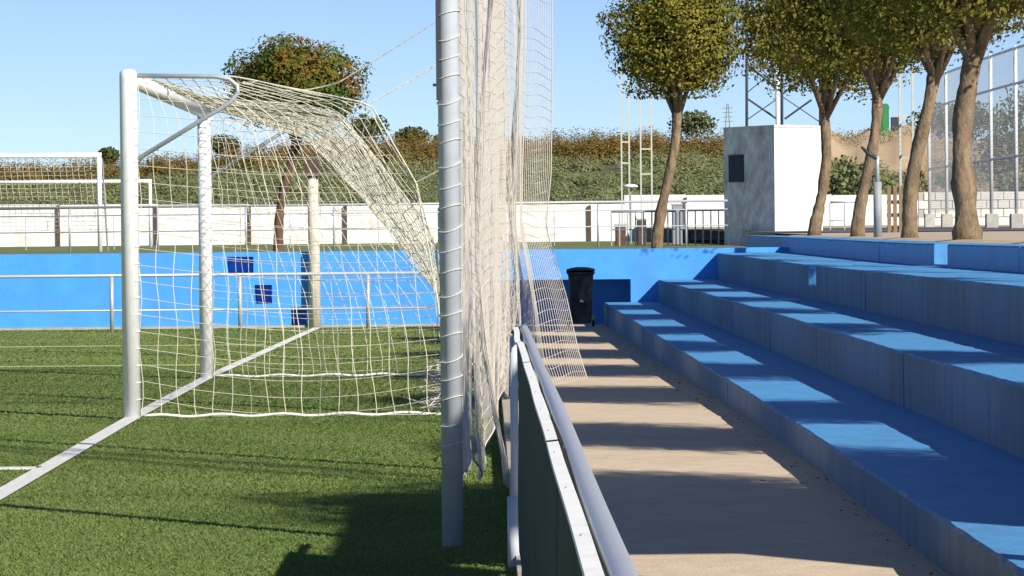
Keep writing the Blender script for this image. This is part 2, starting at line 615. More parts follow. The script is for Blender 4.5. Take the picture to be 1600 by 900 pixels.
# concrete post at the end of the goal line
p = at(492, 517, 51.9)
cp = empty('corner_post', (p.x, 51.9, 0), 'cream concrete post with dark cap standing where the goal line ends', 'post')
child(MB().tube([(p.x, 51.9, -.05), (p.x, 51.9, 1.1), (p.x - .01, 51.9, 2.10)], [.085, .08, .075], 14), 'shaft', M['cream'], cp, smooth=True)
child(MB().box(p.x - .11, p.x + .11, 51.78, 51.98, 2.10, 2.36), 'cap_box', M['brown'], cp, bevel=.01)

# wheeled bin
bx_, by_ = at(908, 510, 50.6).x, 50.6
bn = empty('wheeled_bin', (bx_, by_, pathz(50.6)), 'small black wheeled bin with rounded lid at the end of the path', 'bin')
b = MB()
b.grid([[(bx_ + s * (w / 2), by_ + t * dp / 2, z) for s, t in ((-.85, -1), (.85, -1), (1, -.85), (1, .85), (.85, 1), (-.85, 1), (-1, .85), (-1, -.85), (-.85, -1))]
        for z, w, dp in ((.06, .27, .26), (.36, .30, .32), (.70, .335, .38), (.72, .36, .40), (.735, .36, .40))])
b.f.append(tuple(range(0, 8)))
child(b, 'body', M['binp'], bn)
l = MB()
rws = []
for k in range(9):
    q = k / 8
    rws.append([(bx_ + s * .19, by_ - .21 + .42 * q, .735 + .085 * math.sin(math.pi * min(1, .15 + q * .85)) * (1 - .35 * s * s)) for s in (-1, -.7, -.3, .3, .7, 1)])
l.grid(rws)
l.box(bx_ - .19, bx_ + .19, by_ - .21, by_ + .21, .728, .745)
child(l, 'lid', M['binp'], bn, smooth=False)
for s in (-1, 1):
    child(MB().tube([(bx_ + s * .15, by_ + .12, .08), (bx_ + s * .185, by_ + .12, .08)], .08, 16), 'wheel', M['binp'], bn)
child(MB().tube([(bx_ - .15, by_ + .23, .70), (bx_ + .15, by_ + .23, .70)], .014), 'handle', M['binp'], bn)
child(MB().box(bx_ - .02, bx_ + .03, by_ - .19, by_ - .165, .34, .37), 'sticker', M['tag'], bn)

# ================================================================== GOAL
YN, YF = 26.0, 33.3
XN, XF = -2.475, -2.50
ZB = 2.44
goal = empty('football_goal', (XN, YN, 0), 'white football goal with sagging net tied back to the poles', 'goal')
child(MB().tube([(XN, YN, -.05), (XN, YN, 2.36), (XN, YN, 2.405), (XN, YN, 2.425), (XN, YN, 2.432)], [.062, .062, .06, .045, .02], 20), 'post', M['white'], goal, smooth=True)
child(MB().tube([(XF, YF, -.05), (XF, YF, 2.36)], .06, 20), 'post', M['white'], goal, smooth=True)
child(MB().tube([(XN, YN + .064, 2.37), (XF, YF + .05, 2.375)], .058, 20), 'crossbar', M['white'], goal, smooth=True)


def stanchion(x, y, e1, e2):
    pts = [(x + .05, y, 2.385), (x + .6, y, 2.375), (x + .70, y, 2.355), (x + .755, y, 2.31), (x + .76, y, 2.26), (x + .70, y, 2.19), (x + .05, y, 1.80)]
    child(MB().tube(pts, .0165, 10), 'stanchion', M['galv'], goal, smooth=True)


stanchion(XN, YN, 0, 0)
stanchion(XF, YF, 0, 0)

# net profiles (behind the goal) at the near and the far end
near_px = [(207, 118), (285, 117), (370, 120), (450, 137), (520, 150), (580, 163), (612, 220), (650, 285), (668, 380), (684, 470), (694, 560), (700, 636)]
far_px = [(330, 172), (371, 181), (430, 200), (484, 219), (530, 270), (572, 319), (610, 365), (645, 407), (680, 450), (695, 490), (702, 530), (708, 567)]
mid_px = [(240, 126), (317, 150), (430, 158), (500, 166), (533, 174), (586, 246), (615, 288), (645, 329), (679, 388), (690, 470), (697, 550), (703, 628)]
NP_ = [at(u, v, YN + .03) for u, v in near_px]
FP_ = [at(u, v, YF) for u, v in far_px]
MP_ = [at(u, v, YN + .25) for u, v in mid_px]
MP_[-1].z = .02
NP_[-1].z = .02
FP_[-1].z = .02


def resample(P, n):
    P = np.array([tuple(q) for q in P])
    d = np.r_[0, np.cumsum(np.linalg.norm(np.diff(P, axis=0), axis=1))]
    t = np.linspace(0, d[-1], n)
    return np.stack([np.interp(t, d, P[:, k]) for k in range(3)], 1)


NS, NT = 40, 132
A = resample(NP_, NS)
B = resample(FP_, NS)
Md = resample(MP_, NS)
S = np.empty((NT + 1, NS, 3))
for t in range(NT + 1):
    q = t / NT
    # the near corner is pulled up by ropes; the rest hangs slack
    if q < .03:
        row = A * (1 - q / .03) + Md * (q / .03)
    else:
        w = (q - .03) / .97
        row = Md * (1 - w) + B * w
    row[:, 1] = A[:, 1] * (1 - q) + B[:, 1] * q
    ss = np.linspace(0, 1, NS)
    bell = np.sin(np.pi * ss) ** 1.2
    row[:, 2] -= 0.02 * bell * math.sin(math.pi * q) + 0.014 * bell * np.sin(9 * q * math.pi + ss * 5)
    row[:, 0] += 0.03 * bell * np.sin(7 * q * math.pi + 11 * ss)
    row[:, 2] = np.maximum(row[:, 2], .012)
    S[t] = row + rng.normal(size=row.shape) * .004
nm = MB()
RN = .0027
for t in range(NT + 1):
    nm.tube(S[t], .0030, 3, cap=False)
for s in range(NS):
    nm.tube(S[:, s], .0034, 3, cap=False)
# side panels


def side(prof, xpost, y, sag):
    out = []
    prof = np.array([tuple(q) for q in prof])

    def xright(z):
        # outermost point of the profile at height z
        zz = prof[::-1, 2]
        xx = prof[::-1, 0]
        return float(np.interp(z, zz, xx))

    nz_, nx_ = 20, 17
    G = np.empty((nz_ + 1, nx_ + 1, 3))
    for i in range(nz_ + 1):
        z = .03 + (2.34 - .03) * i / nz_
        xr_ = xright(z)
        for j in range(nx_ + 1):
            q = j / nx_
            zz = z - sag * math.sin(math.pi * q) * (1.3 - i / nz_) - .05 * (q ** 2) * math.sin(math.pi * i / nz_) * 2
            yy = y + .09 * math.sin(math.pi * q) * math.sin(math.pi * i / nz_ + .5) + .03 * math.sin(5 * q + i * .6)
            G[i, j] = (xpost + .065 + (xr_ - xpost - .065) * q + .012 * math.sin(i * 1.1 + j), yy, max(zz, .012))
    for i in range(nz_ + 1):
        nm.tube(G[i], RN, 3, cap=False)
    for j in range(nx_ + 1):
        nm.tube(G[:, j], RN, 3, cap=False)


side(NP_, XN, YN + .03, .10)
side(FP_, XF, YF, .07)
child(nm, 'net', M['net'], goal)
# thick hem rope around the bottom
hem = MB()
h1 = [(XN + .08 + (NP_[-1].x - XN - .08) * q, YN + .03 + .02 * math.sin(9 * q), .02 + .008 * math.sin(31 * q)) for q in np.linspace(0, 1, 40)]
h2 = [(NP_[-1].x + (FP_[-1].x - NP_[-1].x) * q + .02 * math.sin(13 * q), YN + .03 + (YF - YN) * q, .02) for q in np.linspace(0, 1, 40)]
h3 = [(XF + .08 + (FP_[-1].x - XF - .08) * q, YF, .025 + .008 * math.sin(29 * q)) for q in np.linspace(0, 1, 40)]
for h in (h1, h2, h3):
    hem.tube(h, .011, 6)
child(hem, 'net_hem', M['bead'], goal, smooth=True)
child(MB().tube(A[6:], .0055, 5), 'net_edge_cord', M['net'], goal)
# slack net gathered on the ground behind the goal
ga = MB()
for k in range(70):
    y0 = rng.uniform(YN, YF)
    c = np.array([NP_[-1].x - .05 + rng.normal() * .06, y0, .03 + abs(rng.normal()) * .06])
    pts = [tuple(c + np.array([rng.normal() * .07, q * .6, abs(rng.normal()) * .05])) for q in np.linspace(-.5, .5, 6)]
    ga.tube(pts, .004, 3, cap=False)
child(ga, 'slack_net', M['netw'], goal)
# loops of the net around the near post
for k in range(19):
    z = .12 + k * .118
    ring = [(XN + .066 * math.cos(a_), YN + .066 * math.sin(a_), z + .02 * math.cos(a_)) for a_ in np.linspace(-.9, .9, 6)]
    child(MB().tube(ring, .0035, 5), 'net_clip', M['bead'], goal)

# ================================================================== BALL-STOP NET AND POLES
pole_spec = [(15.05, 703, .043, 'tall pale steel pole nearest the camera with net lashed around it'),
             (19.9, 724, .036, 'tall steel pole wrapped in bunched net right behind the nearest pole'),
             (25.8, 755, .042, 'white steel pole inside the bunched net level with the near goal post'),
             (36.0, 772, .040, 'tall steel pole far along the net beyond the goal')]
POLES = []
for (y, u, r, lab) in pole_spec:
    x = (u - VX) * y / F
    po = empty('net_pole', (x, y, 0), lab, 'pole', 'poles of the ball net')
    zt2 = 5.2
    child(MB().tube([(x, y, -.05), (x, y, zt2)], r, 20), 'pole', M['pole'], po, smooth=True)
    child(MB().tube([(x, y, zt2), (x, y, zt2 + .03)], [r + .004, r * .5], 16), 'cap', M['galv'], po, smooth=True)
    if y < 16:
        z = .42
        k = 0
        while z < 5.1:
            tl = .012 * math.sin(k * 2.1)
            ring = [(x + (r + .003) * math.cos(a_), y + (r + .003) * math.sin(a_), z + .013 * math.cos(a_ - .4) + tl * math.sin(a_)) for a_ in np.linspace(0, 2 * math.pi, 19)]
            child(MB().tube(ring, .0028, 5, cap=False), 'lashing', M['rope'], po)
            z += .086 + .006 * math.sin(k * 1.7)
            k += 1
        child(MB().tube([(x - r + .004, y, 1.86), (x - r - .02, y, 1.86)], .006, 8), 'bolt', M['galv'], po)
        child(MB().box(x - r - .006, x - r + .012, y - .03, y + .03, 1.80, 2.2), 'cleat', M['darkmetal'], po)
    POLES.append((x, y))

# the net: a curtain running along the poles, bunched and folded, flared over the path at its far end
YS, YE = 15.1, 31.2
s_k = [0, .06, .13, .22, .33, .45, .57, .68, .80, .90, .95, 1.0]
u_k = {2.9: [706, 716, 735, 762, 788, 758, 800, 775, 815, 826, 846, 866],
       1.75: [712, 720, 738, 750, 792, 752, 800, 768, 812, 818, 840, 862],
       1.3: [712, 722, 738, 745, 790, 750, 800, 765, 808, 816, 836, 853],
       0.75: [714, 724, 736, 744, 780, 752, 808, 775, 822, 836, 862, 884],
       0.3: [716, 722, 732, 748, 772, 760, 792, 785, 800, 848, 880, 902],
       0.03: [720, 726, 738, 752, 770, 766, 782, 785, 792, 868, 892, 917]}
zk = sorted(u_k)


def curtain(s, z):
    y = YS + (YE - YS) * s
    us = [np.interp(s, s_k, u_k[q]) for q in zk]
    u = np.interp(z, zk, us)
    x = (u - VX) * y / F
    if s < .88:
        x += .014 * math.sin(s * 90 + z * .9) * min(1, s * 8) + .008 * math.sin(s * 47 - z * 1.6)
    return x, y


NZ, NY = 46, 176
zs = np.concatenate([np.linspace(.03, 2.9, 34), np.linspace(3.0, 5.1, 13)[1:]])
sv = np.concatenate([np.linspace(0, .90, 280), np.linspace(.90, 1.0, 16)[1:]])
G = np.empty((len(zs), len(sv), 3))
for i, z in enumerate(zs):
    for j, s in enumerate(sv):
        x, y = curtain(s, z)
        bottom = 0.0
        if s < .13:
            bottom = .22 + .9 * abs(s - .05)
        elif s < .85:
            bottom = .05 + .12 * (1 + math.sin(s * 23))
        zz = max(z, bottom * (1 - z / 5.1) + z * (1 - bottom / 6)) if bottom else z
        G[i, j] = (x, y, zz + .015 * math.sin(s * 60 + z * 3))
bm_ = MB()
for i in range(len(zs)):
    bm_.tube(G[i, :281], .0014, 3, cap=False)
    bm_.tube(G[i, 279:], .0024, 3, cap=False)
for j in range(len(sv)):
    bm_.tube(G[:, j], .0014 if sv[j] < .9 else .0026, 3, cap=False)
bsn = empty('ball_stop_net', (0, 15.1, 0), 'pale ball stop net hanging bunched along the poles and flaring over the path', 'net')
child(bm_, 'net', M['netw'], bsn)
eh = MB()
eh.tube(G[:, -1], .005, 5)
eh.tube(G[0, 265:], .006, 5)
eh.tube(G[0, :266:2], .005, 5)
child(eh, 'edge_rope', M['netw'], bsn)
# the net is gathered into rope-like bundles beside the poles
def bundle(path, y, n, wpx, r):
    sb = MB()
    P = resample([(u, v, 0) for u, v in path], 60)
    for k in range(n):
        ph, am, tw = rng.uniform(0, 6.28), rng.uniform(.15, 1), rng.uniform(.6, 1.6)
        yo = rng.uniform(-.12, .12)
        pts = []
        for t, (u, v, _) in enumerate(P):
            wl = wpx * am * (1 + .35 * math.sin(t * .23))
            q_ = at(u + wl * math.cos(ph + t * .11 * tw), v, y + yo + .05 * math.sin(ph + t * .11 * tw))
            pts.append((q_.x, q_.y, max(q_.z, .01)))
        sb.tube(pts, r, 3, cap=False)
    stuff(child(sb, 'bunched_net', M['netw'], bsn))


bundle([(722, -220), (722, 0), (729, 120), (733, 300), (737, 430), (733, 560), (722, 640), (720, 745)], 19.2, 34, 8, .0022)
bundle([(775, -220), (768, 0), (755, 150), (746, 300), (744, 420), (756, 540), (772, 640), (788, 720), (794, 770)], 18.6, 30, 6, .0022)
bundle([(812, -220), (812, 60), (805, 200), (800, 330), (806, 420), (812, 500), (806, 600)], 24.5, 16, 5, .0024)

# guy ropes from the goal net to the pole
xc, yc = POLES[2]


def rope(p0, p1, r, lab, sag=.03, m='rope'):
    p0, p1 = Vector(p0), Vector(p1)
    pts = []
    for q in np.linspace(0, 1, 14):
        pp = p0.lerp(p1, q)
        pp.z -= sag * math.sin(math.pi * q)
        pts.append(pp)
    o = MB().tube(pts, r, 5).build('guy_rope', M[m])
    return tag(o, lab, 'rope', 'ropes tying back the goal net')


n1 = at(380, 128, YN + .03)
n2 = at(530, 129, YN + .05)
n3 = at(578, 162, YN + .03)
n4 = at(650, 285, YN + .03)
rope(n2, at(757, -16, yc), .0045, 'thin grey rope, the upper one from goal net up to pole', .01)
rope(n1, n2, .0045, 'slack grey rope along the top of the goal net', .06)
rope(n3, at(757, 52, yc), .006, 'white rope, the middle one from goal net corner up to pole', .015, 'bead')
rope(n4, at(757, 218, yc), .006, 'short frayed rope, the lowest one from goal net to pole', .02, 'net')

# ================================================================== NEAR FENCE AND BOARDS
RZ = .90
RXf = .137
fe = empty('path_fence', (RXf, 14, 0), 'galvanised tube fence beside the path running towards the camera', 'fence')
rpts = []
for y in np.linspace(2.2, 14.15, 40):
    rpts.append((RXf + .0015 * math.sin(y * 1.1), y, RZ + .002 * math.sin(y * .9)))
child(MB().tube(rpts, .017, 16), 'top_rail', M['galv'], fe, smooth=True)
for y in (14.05, 11.65, 9.25, 6.85, 4.45, 2.3):
    px = .098 if y > 14 else RXf
    child(MB().tube([(px, y, -.05), (px, y, RZ + (-.02 if y > 14 else -.005))], .015, 12), 'post', M['pole'], fe, smooth=True)
    child(MB().tube([(px - .004, y, -.05), (px - .004, y, .27)], .026 if y > 14 else .018, 14), 'socket', M['pole'], fe, smooth=True)
    if y > 14:
        child(MB().tube([(.098, y, RZ - .02), (.108, y, RZ - .004), (RXf, y, RZ)], .014, 10), 'elbow', M['darkmetal'], fe, smooth=True)
labs = ['weathered metal advertising board at the far end of the fence, its white top edge bent',
        'weathered metal advertising board, the middle one along the fence',
        'weathered metal advertising board nearest the camera along the fence']
for k, (y0, y1) in enumerate(((10.0, 13.75), (6.15, 9.95), (2.3, 6.1))):
    bo = empty('advertising_board', (.09, y1, 0), labs[k], 'board', 'boards on the path fence')
    yy = np.linspace(y0, y1, 26)

    def bx0(y):
        d_ = 0.0
        if k == 0:
            d_ = -.005 * math.exp(-((y - 12.6) / .35) ** 2)
        return .110 + .0006 * math.sin(y * 3.1) + d_

    def bz(y):
        return RZ + .014 + .0008 * math.sin(y * 2.3) - (.014 * math.exp(-((y - 12.4) / .4) ** 2) if k == 0 else 0)

    pn = MB()
    pn.grid([[(bx0(y) + .003 * math.sin(z * 9 + y * 2), y, z) for z in np.linspace(.09, bz(y) - .004, 9)] for y in yy])
    pn.grid([[(bx0(y) + .008 + .003 * math.sin(z * 9 + y * 2), y, z) for z in np.linspace(.09, bz(y) - .004, 9)] for y in yy])
    child(pn, 'panel', M['board'], bo, smooth=True)
    fl = MB()
    fl.grid([[(bx0(y) - .015, y, bz(y) - .008), (bx0(y) - .015, y, bz(y)), (bx0(y) + .004, y, bz(y) + .002), (bx0(y) + .004, y, bz(y) - .012)] for y in yy])
    child(fl, 'top_flange', M['flange'], bo)
    for y in np.linspace(y0 + .3, y1 - .3, 5):
        child(MB().tube([(bx0(y) - .006, y, bz(y)), (bx0(y) - .006, y, bz(y) + .003)], .0025, 8), 'rivet', M['galv'], bo)

# ================================================================== TREES


def make_tree(name, loc, label, group, th, cr, ch, cz, lean, leafm, barkm, tr=.12, n=7000, lsize=.11, seed=1, clumps=38):
    """th trunk height, cr crown radius, ch crown half height, cz crown centre above the base"""
    r = random.Random(seed)
    o = empty(name, loc, label, 'tree', group)
    t = MB()
    pts, rad = [], []
    for k in range(25):
        q = k / 24
        pts.append((lean[0] * q + .05 * math.sin(q * 5 + seed), lean[1] * q + .04 * math.sin(q * 4 + seed * 2), th * q - .05 * (k == 0)))
        rad.append(tr * (1.3 - .30 * min(1, q * 5) - .2 * q + .07 * math.sin(q * 19 + seed)) * (1 + r.uniform(-.06, .06)))
    t.tube(pts, rad, 16)
    # knobbly bark: every trunk vertex pushed in or out a little
    for vi in range(25 * 16):
        cxy = pts[vi // 16]
        f_ = 1 + r.uniform(-.09, .09) + .06 * math.sin((vi % 16) * 2.4 + (vi // 16) * .7)
        v_ = t.v[vi]
        t.v[vi] = (cxy[0] + (v_[0] - cxy[0]) * f_, cxy[1] + (v_[1] - cxy[1]) * f_, v_[2])
    top = Vector(pts[-1])
    nl = 6
    for k in range(nl):
        a = 2 * math.pi * k / nl + r.uniform(-.3, .3)
        l_ = r.uniform(.75, 1.0)
        e = Vector((top.x + math.cos(a) * cr * .75 * l_, top.y + math.sin(a) * cr * .75 * l_, cz + r.uniform(-.25, .5) * ch))
        m_ = top.lerp(e, .45) + Vector((0, 0, .12))
        st = top - Vector((0, 0, .16 + .1 * r.random()))
        t.tube([st, m_, e], [tr * .52, tr * .30, tr * .10], 8)
        for w in range(3):
            e2 = m_.lerp(e, r.uniform(.3, .9)) + Vector((r.uniform(-.4, .4), r.uniform(-.4, .4), r.uniform(.1, .6))) * cr * .6
            t.tube([m_.lerp(e, r.uniform(0, .4)), e2], [tr * .2, tr * .06], 6)
    t.tube([top - Vector((0, 0, .2)), top + Vector((0, 0, ch * .8)), (top.x, top.y, cz + ch * .5)], [tr * .7, tr * .4, tr * .1], 8)
    t.build('trunk', barkm, o, smooth=True)
    cs = []
    for k in range(clumps):
        # spread the clumps evenly over the crown with a golden spiral, then disturb them
        zq = 1 - 2 * (k + .5) / clumps
        rq = math.sqrt(1 - zq * zq)
        an = k * 2.39996 + r.uniform(-.35, .35)
        p = np.array([rq * math.cos(an), rq * math.sin(an), max(zq, -.7)]) * r.uniform(.62, .92)
        if k % 4 == 0:
            p *= .55
        cs.append((np.array([p[0] * cr * .82, p[1] * cr * .82, p[2] * ch * .85]), r.uniform(.24, .44) * (cr / 1.2)))
    P, O = [], []
    tot = sum(q[1] ** 2 for q in cs)
    cc = np.array([lean[0], lean[1], cz])
    for c, rr in cs:
        per = int(n * rr * rr / tot)
        d = rng.normal(size=(per, 3))
        d /= np.linalg.norm(d, axis=1)[:, None]
        # lumpy clump: a few lobes push the surface in and out
        lob = 1 + .22 * np.sin(d[:, 0] * 5 + rr * 40) * np.sin(d[:, 1] * 5 + rr * 17) + .15 * np.sin(d[:, 2] * 7 + rr * 29)
        rad_ = (rr * lob * (.62 + .46 * rng.random(per) ** .7))[:, None]
        P.append(cc + c + d * rad_ * np.array([1.12, 1.12, .85]))
        oo = d * .75 + c / (np.linalg.norm(c) + 1e-6) * .35 + np.array([0, 0, .3])
        O.append(oo / np.linalg.norm(oo, axis=1)[:, None])
    m2 = n // 14
    q = rng.normal(size=(m2, 3))
    q /= np.linalg.norm(q, axis=1)[:, None]
    O.append(q.copy())
    q *= (rng.random(m2) ** .35)[:, None]
    q[:, 2] = np.maximum(q[:, 2], -.75)
    P.append(cc + q * np.array([cr * 1.0, cr * 1.0, ch]))
    cro = leaves(np.concatenate(P), lsize, 'crown', leafm, o, out=np.concatenate(O))
    return o


p = at(1030, 386, 56.5)
make_tree('tree', (p.x, 56.5, .99), 'slim tree with a round olive crown behind the blue wall, beside the pale masts', None, 2.2, 1.14, 1.3, 3.3, (.27, 0), M['leaf'], M['bark'], .08, 42000, .058, seed=4, clumps=40)
p = at(433, 388, 60)
make_tree('tree', (p.x, 60, .99), 'tree with reddish autumn crown and thin dark trunk beyond the goal', None, 1.9, 1.2, .82, 2.66, (.28, 0), M['leaf_a'], M['bark_dark'], .075, 34000, .06, seed=9, clumps=38)

row = [(39.0, 1505, .118, (.10, .0), 'thick forked tree nearest the right edge of the picture', 2.05, 21),
       (44.3, 1422, .086, (.26, .0), 'leaning tree with mottled bark, left of the thick forked one', 2.05, 22),
       (50.0, 1345, .08, (.22, 0), 'leaning tree between the white hut and the grey bollard post', 2.0, 23),
       (56.7, 1276, .084, (.18, 0), 'slim curved tree right in front of the white hut', 1.95, 24)]
protos = []
for (y, u, tr_, ln, lab, th_, sd) in row:
    p = at(u, 372, y)
    o = make_tree('tree', (p.x, y, platz(p.x, y) + .02), lab, 'trees on the terrace edge', th_, 1.55, 1.5, 3.35, ln, M['leaf_g'] if sd != 24 else M['leaf'], M['bark'], tr_, 46000, .062, seed=sd, clumps=46)
    protos.append(o)
off = [(33.4, 4.95, .95, .4, 'tree of the terrace row just right of the picture, first outside it'),
       (28.0, 4.95, .92, 2.1, 'tree of the terrace row outside the picture, second from the thick forked one'),
       (22.6, 4.95, .92, 1.2, 'tree of the terrace row outside the picture, third from the thick forked one'),
       (17.2, 5.0, .80, 3.3, 'tree of the terrace row outside the picture, next to the shelter'),
       (11.9, 4.9, .95, 5.0, 'tree behind the shelter, nearest the camera of the terrace row')]
for k, (y, x, sc, rz, lab) in enumerate(off):
    c = copy_tree(protos[k % 4])
    c.location = (x, y, platz(x, y) + .02)
    c.rotation_euler = (0, 0, rz)
    c.scale = (sc, sc, sc)
    c['label'] = lab

# shelter beside the terrace, out of the picture; its flat roof shades path and turf
sh = empty('shelter', (2.9, 10, .55), 'flat roofed open shelter standing on the terrace steps outside the picture', 'shelter')
child(MB().box(2.80, 4.35, 10.2, 14.0, 3.36, 3.5), 'roof', M['concrete'], sh, bevel=.01)
for (x, y, z0) in ((2.9, 10.4, .5), (2.9, 13.85, .5), (4.15, 10.4, .88), (4.15, 13.9, .88)):
    child(MB().box(x - .05, x + .05, y - .05, y + .05, z0, 3.36), 'post', M['galv'], sh)
child(MB().box(4.11, 4.19, 10.46, 13.84, .95, 3.358), 'back_wall', M['concrete'], sh)

# ================================================================== UPPER FIELD
UG = .99
yu = 76.0
ur = empty('field_railing', (-1, yu, UG), 'long grey railing with two rails along the upper field', 'railing')
zt3 = at(400, 322, yu).z
x0, x1 = at(-60, 330, yu).x, at(1137, 330, yu).x
zfun = lambda x: zt3 - (x - at(400, 322, yu).x) * .0
child(MB().tube([(x0, yu, zt3), (x1, yu, zt3 + .02)], .026, 8), 'top_rail', M['galv'], ur, smooth=True)
child(MB().tube([(x0, yu, zt3 - .17), (x1, yu, zt3 - .15)], .014, 6), 'second_rail', M['galv'], ur, smooth=True)
child(MB().tube([(x0, yu, zt3 - .50), (x1, yu, zt3 - .48)], .014, 6), 'mid_rail', M['galv'], ur, smooth=True)
u = -28
while u < 1140:
    xx = at(u, 350, yu).x
    child(MB().tube([(xx, yu, UG - .05), (xx, yu, zt3 - .02)], .024, 8), 'post', M['galv'], ur, smooth=True)
    xm = at(u + 69, 350, yu).x
    if u + 69 < 1137:
        child(MB().tube([(xm, yu, UG + .05), (xm, yu, zt3 - .17)], .011, 6), 'picket', M['galv'], ur)
    u += 137.5


def small_goal(yg, uR, vT, vB, width, depth, lab, nets):
    pR = at(uR, vB, yg)
    z1 = at(uR, vT, yg).z
    go = empty('small_goal', (pR.x, yg, UG), lab, 'goal', 'goals on the upper field')
    xR, xL = pR.x, pR.x - width
    for xx in (xR, xL):
        child(MB().tube([(xx, yg, UG - .05), (xx, yg, z1)], .05, 12), 'post', M['white'], go, smooth=True)
    child(MB().tube([(xL - .05, yg, z1 + .05), (xR + .05, yg, z1 + .05)], .05, 12), 'crossbar', M['white'], go, smooth=True)
    nn = MB()
    if nets:
        nu, nv = int(width / .13), int((z1 - UG) / .11)
        for i in range(nu + 1):
            xx = xL + width * i / nu
            nn.tube([(xx, yg + .02, z1), (xx, yg + .6, z1 - .02), (xx + .03, yg + depth, UG + .45)], .006, 3, cap=False)
        for j in range(nv + 1):
            q = j / nv
            yy = yg + .6 + (depth - .6) * q
            zz = z1 - .02 - (z1 - UG - .47) * q
            nn.tube([(xL, yy, zz), (xR, yy, zz + .02)], .006, 3, cap=False)
        for xx in (xL, xR):
            for j in range(nv):
                z = UG + .2 + (z1 - UG - .2) * j / nv
                nn.tube([(xx, yg + .05, z), (xx, yg + depth * (1 - .6 * (z - UG) / (z1 - UG)), z)], .006, 3, cap=False)
        child(nn, 'net', M['net'], go)
        for xx in (xL, xR):
            child(MB().tube([(xx, yg, z1), (xx, yg + .6, z1 - .02), (xx, yg + depth, UG)], .02, 8), 'stanchion', M['galv'], go)


small_goal(78.5, 157, 246, 391, 6.0, 1.6, 'white goal with brownish net at the left edge of the upper field', True)
small_goal(112.0, 236, 285.5, 386, 6.0, 1.2, 'farther white goal frame without net behind the netted one', False)

# white perimeter wall behind the upper field, with piers
yw = 140.0
ww = empty('perimeter_wall', (0, yw, UG), 'long low whitewashed wall behind the upper field', 'wall')
uj = [-80, -20, 92, 245, 390, 540, 690, 805, 921]
for a_, b_ in zip(uj[:-1], uj[1:]):
    pa, pb = at(a_, 319.5, yw), at(b_, 319.5, yw)
    child(MB().box(pa.x + .01, pb.x - .01, yw, yw + .3, UG - .3, (pa.z + pb.z) / 2), 'wall_panel', M['wwall'], ww)
pa, pb = at(921, 319, yw), at(975, 319, yw)
child(MB().box(pa.x + .01, pb.x, yw, yw + .3, UG - .3, pa.z), 'wall_panel', M['wwall'], ww)
for a_, b_ in ((975, 1072), (1072, 1180), (1180, 1300), (1300, 1440)):
    pa, pb = at(a_, 305, yw), at(b_, 305, yw)
    child(MB().box(pa.x + .01, pb.x - .01, yw, yw + .3, UG - .3, pa.z), 'wall_panel', M['wwall'], ww)
for u in (92, 245, 390, 540, 690, 921, 1071):
    pa = at(u, 320, yw)
    child(MB().box(pa.x - .055, pa.x + .055, yw - .12, yw - .003, UG - .2, pa.z - .03 + (.3 if u > 1000 else 0)), 'pier', M['bark_dark'], ww)

# vertical-bar barriers before the wall
yb = 84.0
labs = ['grey barrier of upright bars left of the slim olive tree', 'grey barrier of upright bars between the slim olive tree and the hut', 'grey barrier of upright bars right of the white hut']
for k, (u0, u1, vt, vb) in enumerate(((955, 1056, 331, 384), (1062, 1135, 329, 384), (1297, 1342, 316, 368))):
    a_, b_ = at(u0, vt, yb), at(u1, vt, yb)
    zb = at(u0, vb, yb).z
    br = empty('bar_barrier', (a_.x, yb, zb), labs[k], 'barrier', 'upright bar barriers')
    child(MB().tube([(a_.x, yb, a_.z), (b_.x, yb, a_.z)], .022, 8), 'top_rail', M['galv'], br, smooth=True)
    zb2 = zb + .08 if k < 2 else at(u0, 345, yb).z
    child(MB().tube([(a_.x, yb, zb2 + .28 if k < 2 else zb2), (b_.x, yb, zb2 + .28 if k < 2 else zb2)], .014, 6), 'lower_rail', M['galv'], br, smooth=True)
    nb = max(2, int((u1 - u0) / (12 if k < 2 else 22)))
    for j in range(nb + 1):
        xx = a_.x + (b_.x - a_.x) * j / nb
        child(MB().tube([(xx, yb, zb - .1), (xx, yb, a_.z - .015)], .017, 6), 'bar', M['galv'], br)
# cabinets and stumps by the barriers
ob = 88.0
for (u0, u1, v0, v1, m, lab, cat, nm_) in ((1051, 1066, 318, 385, 'greym', 'tall grey electrical cabinet right of the slim olive tree', 'cabinet', 'cabinet'),
                                          (996, 1010, 341, 386, 'brown', 'dark brown meter box behind the left barrier, the right one', 'box', 'meter_box'),
                                          (962, 978, 350, 386, 'bark_dark', 'dark brown meter box behind the left barrier, the left one', 'box', 'meter_box')):
    a_, b_ = at(u0, v1, ob), at(u1, v0, ob)
    cb = empty(nm_, (a_.x, ob, a_.z), lab, cat)
    child(MB().box(a_.x, b_.x, ob, ob + .3, a_.z - .1, b_.z - .04), 'case', M[m], cb, bevel=.01)
    child(MB().box(a_.x - .015, b_.x + .015, ob - .02, ob + .32, b_.z - .035, b_.z), 'lid', M['concrete'], cb, bevel=.008)
    child(MB().box(a_.x + .02, b_.x - .02, ob - .012, ob - .002, a_.z + .05, b_.z - .1), 'door', M[m], cb)

# ------------------------------------------------------------------ white hut
yh = 80.0
hc = at(1211, 366, yh)
zb = 1.0
zt4 = at(1211, 195, yh).z
hut = empty('white_hut', (hc.x, yh, zb), 'small white rendered hut with one stained side, a dark vent and flat roof', 'hut')
La = at(1136, 366, yh + 1.0)
Ra = at(1286, 366, yh + 1.0)
vl = Vector((La.x - hc.x, 1.7, 0))
vr = Vector((Ra.x - hc.x, 1.0, 0))
A0 = Vector((hc.x, yh, 0))


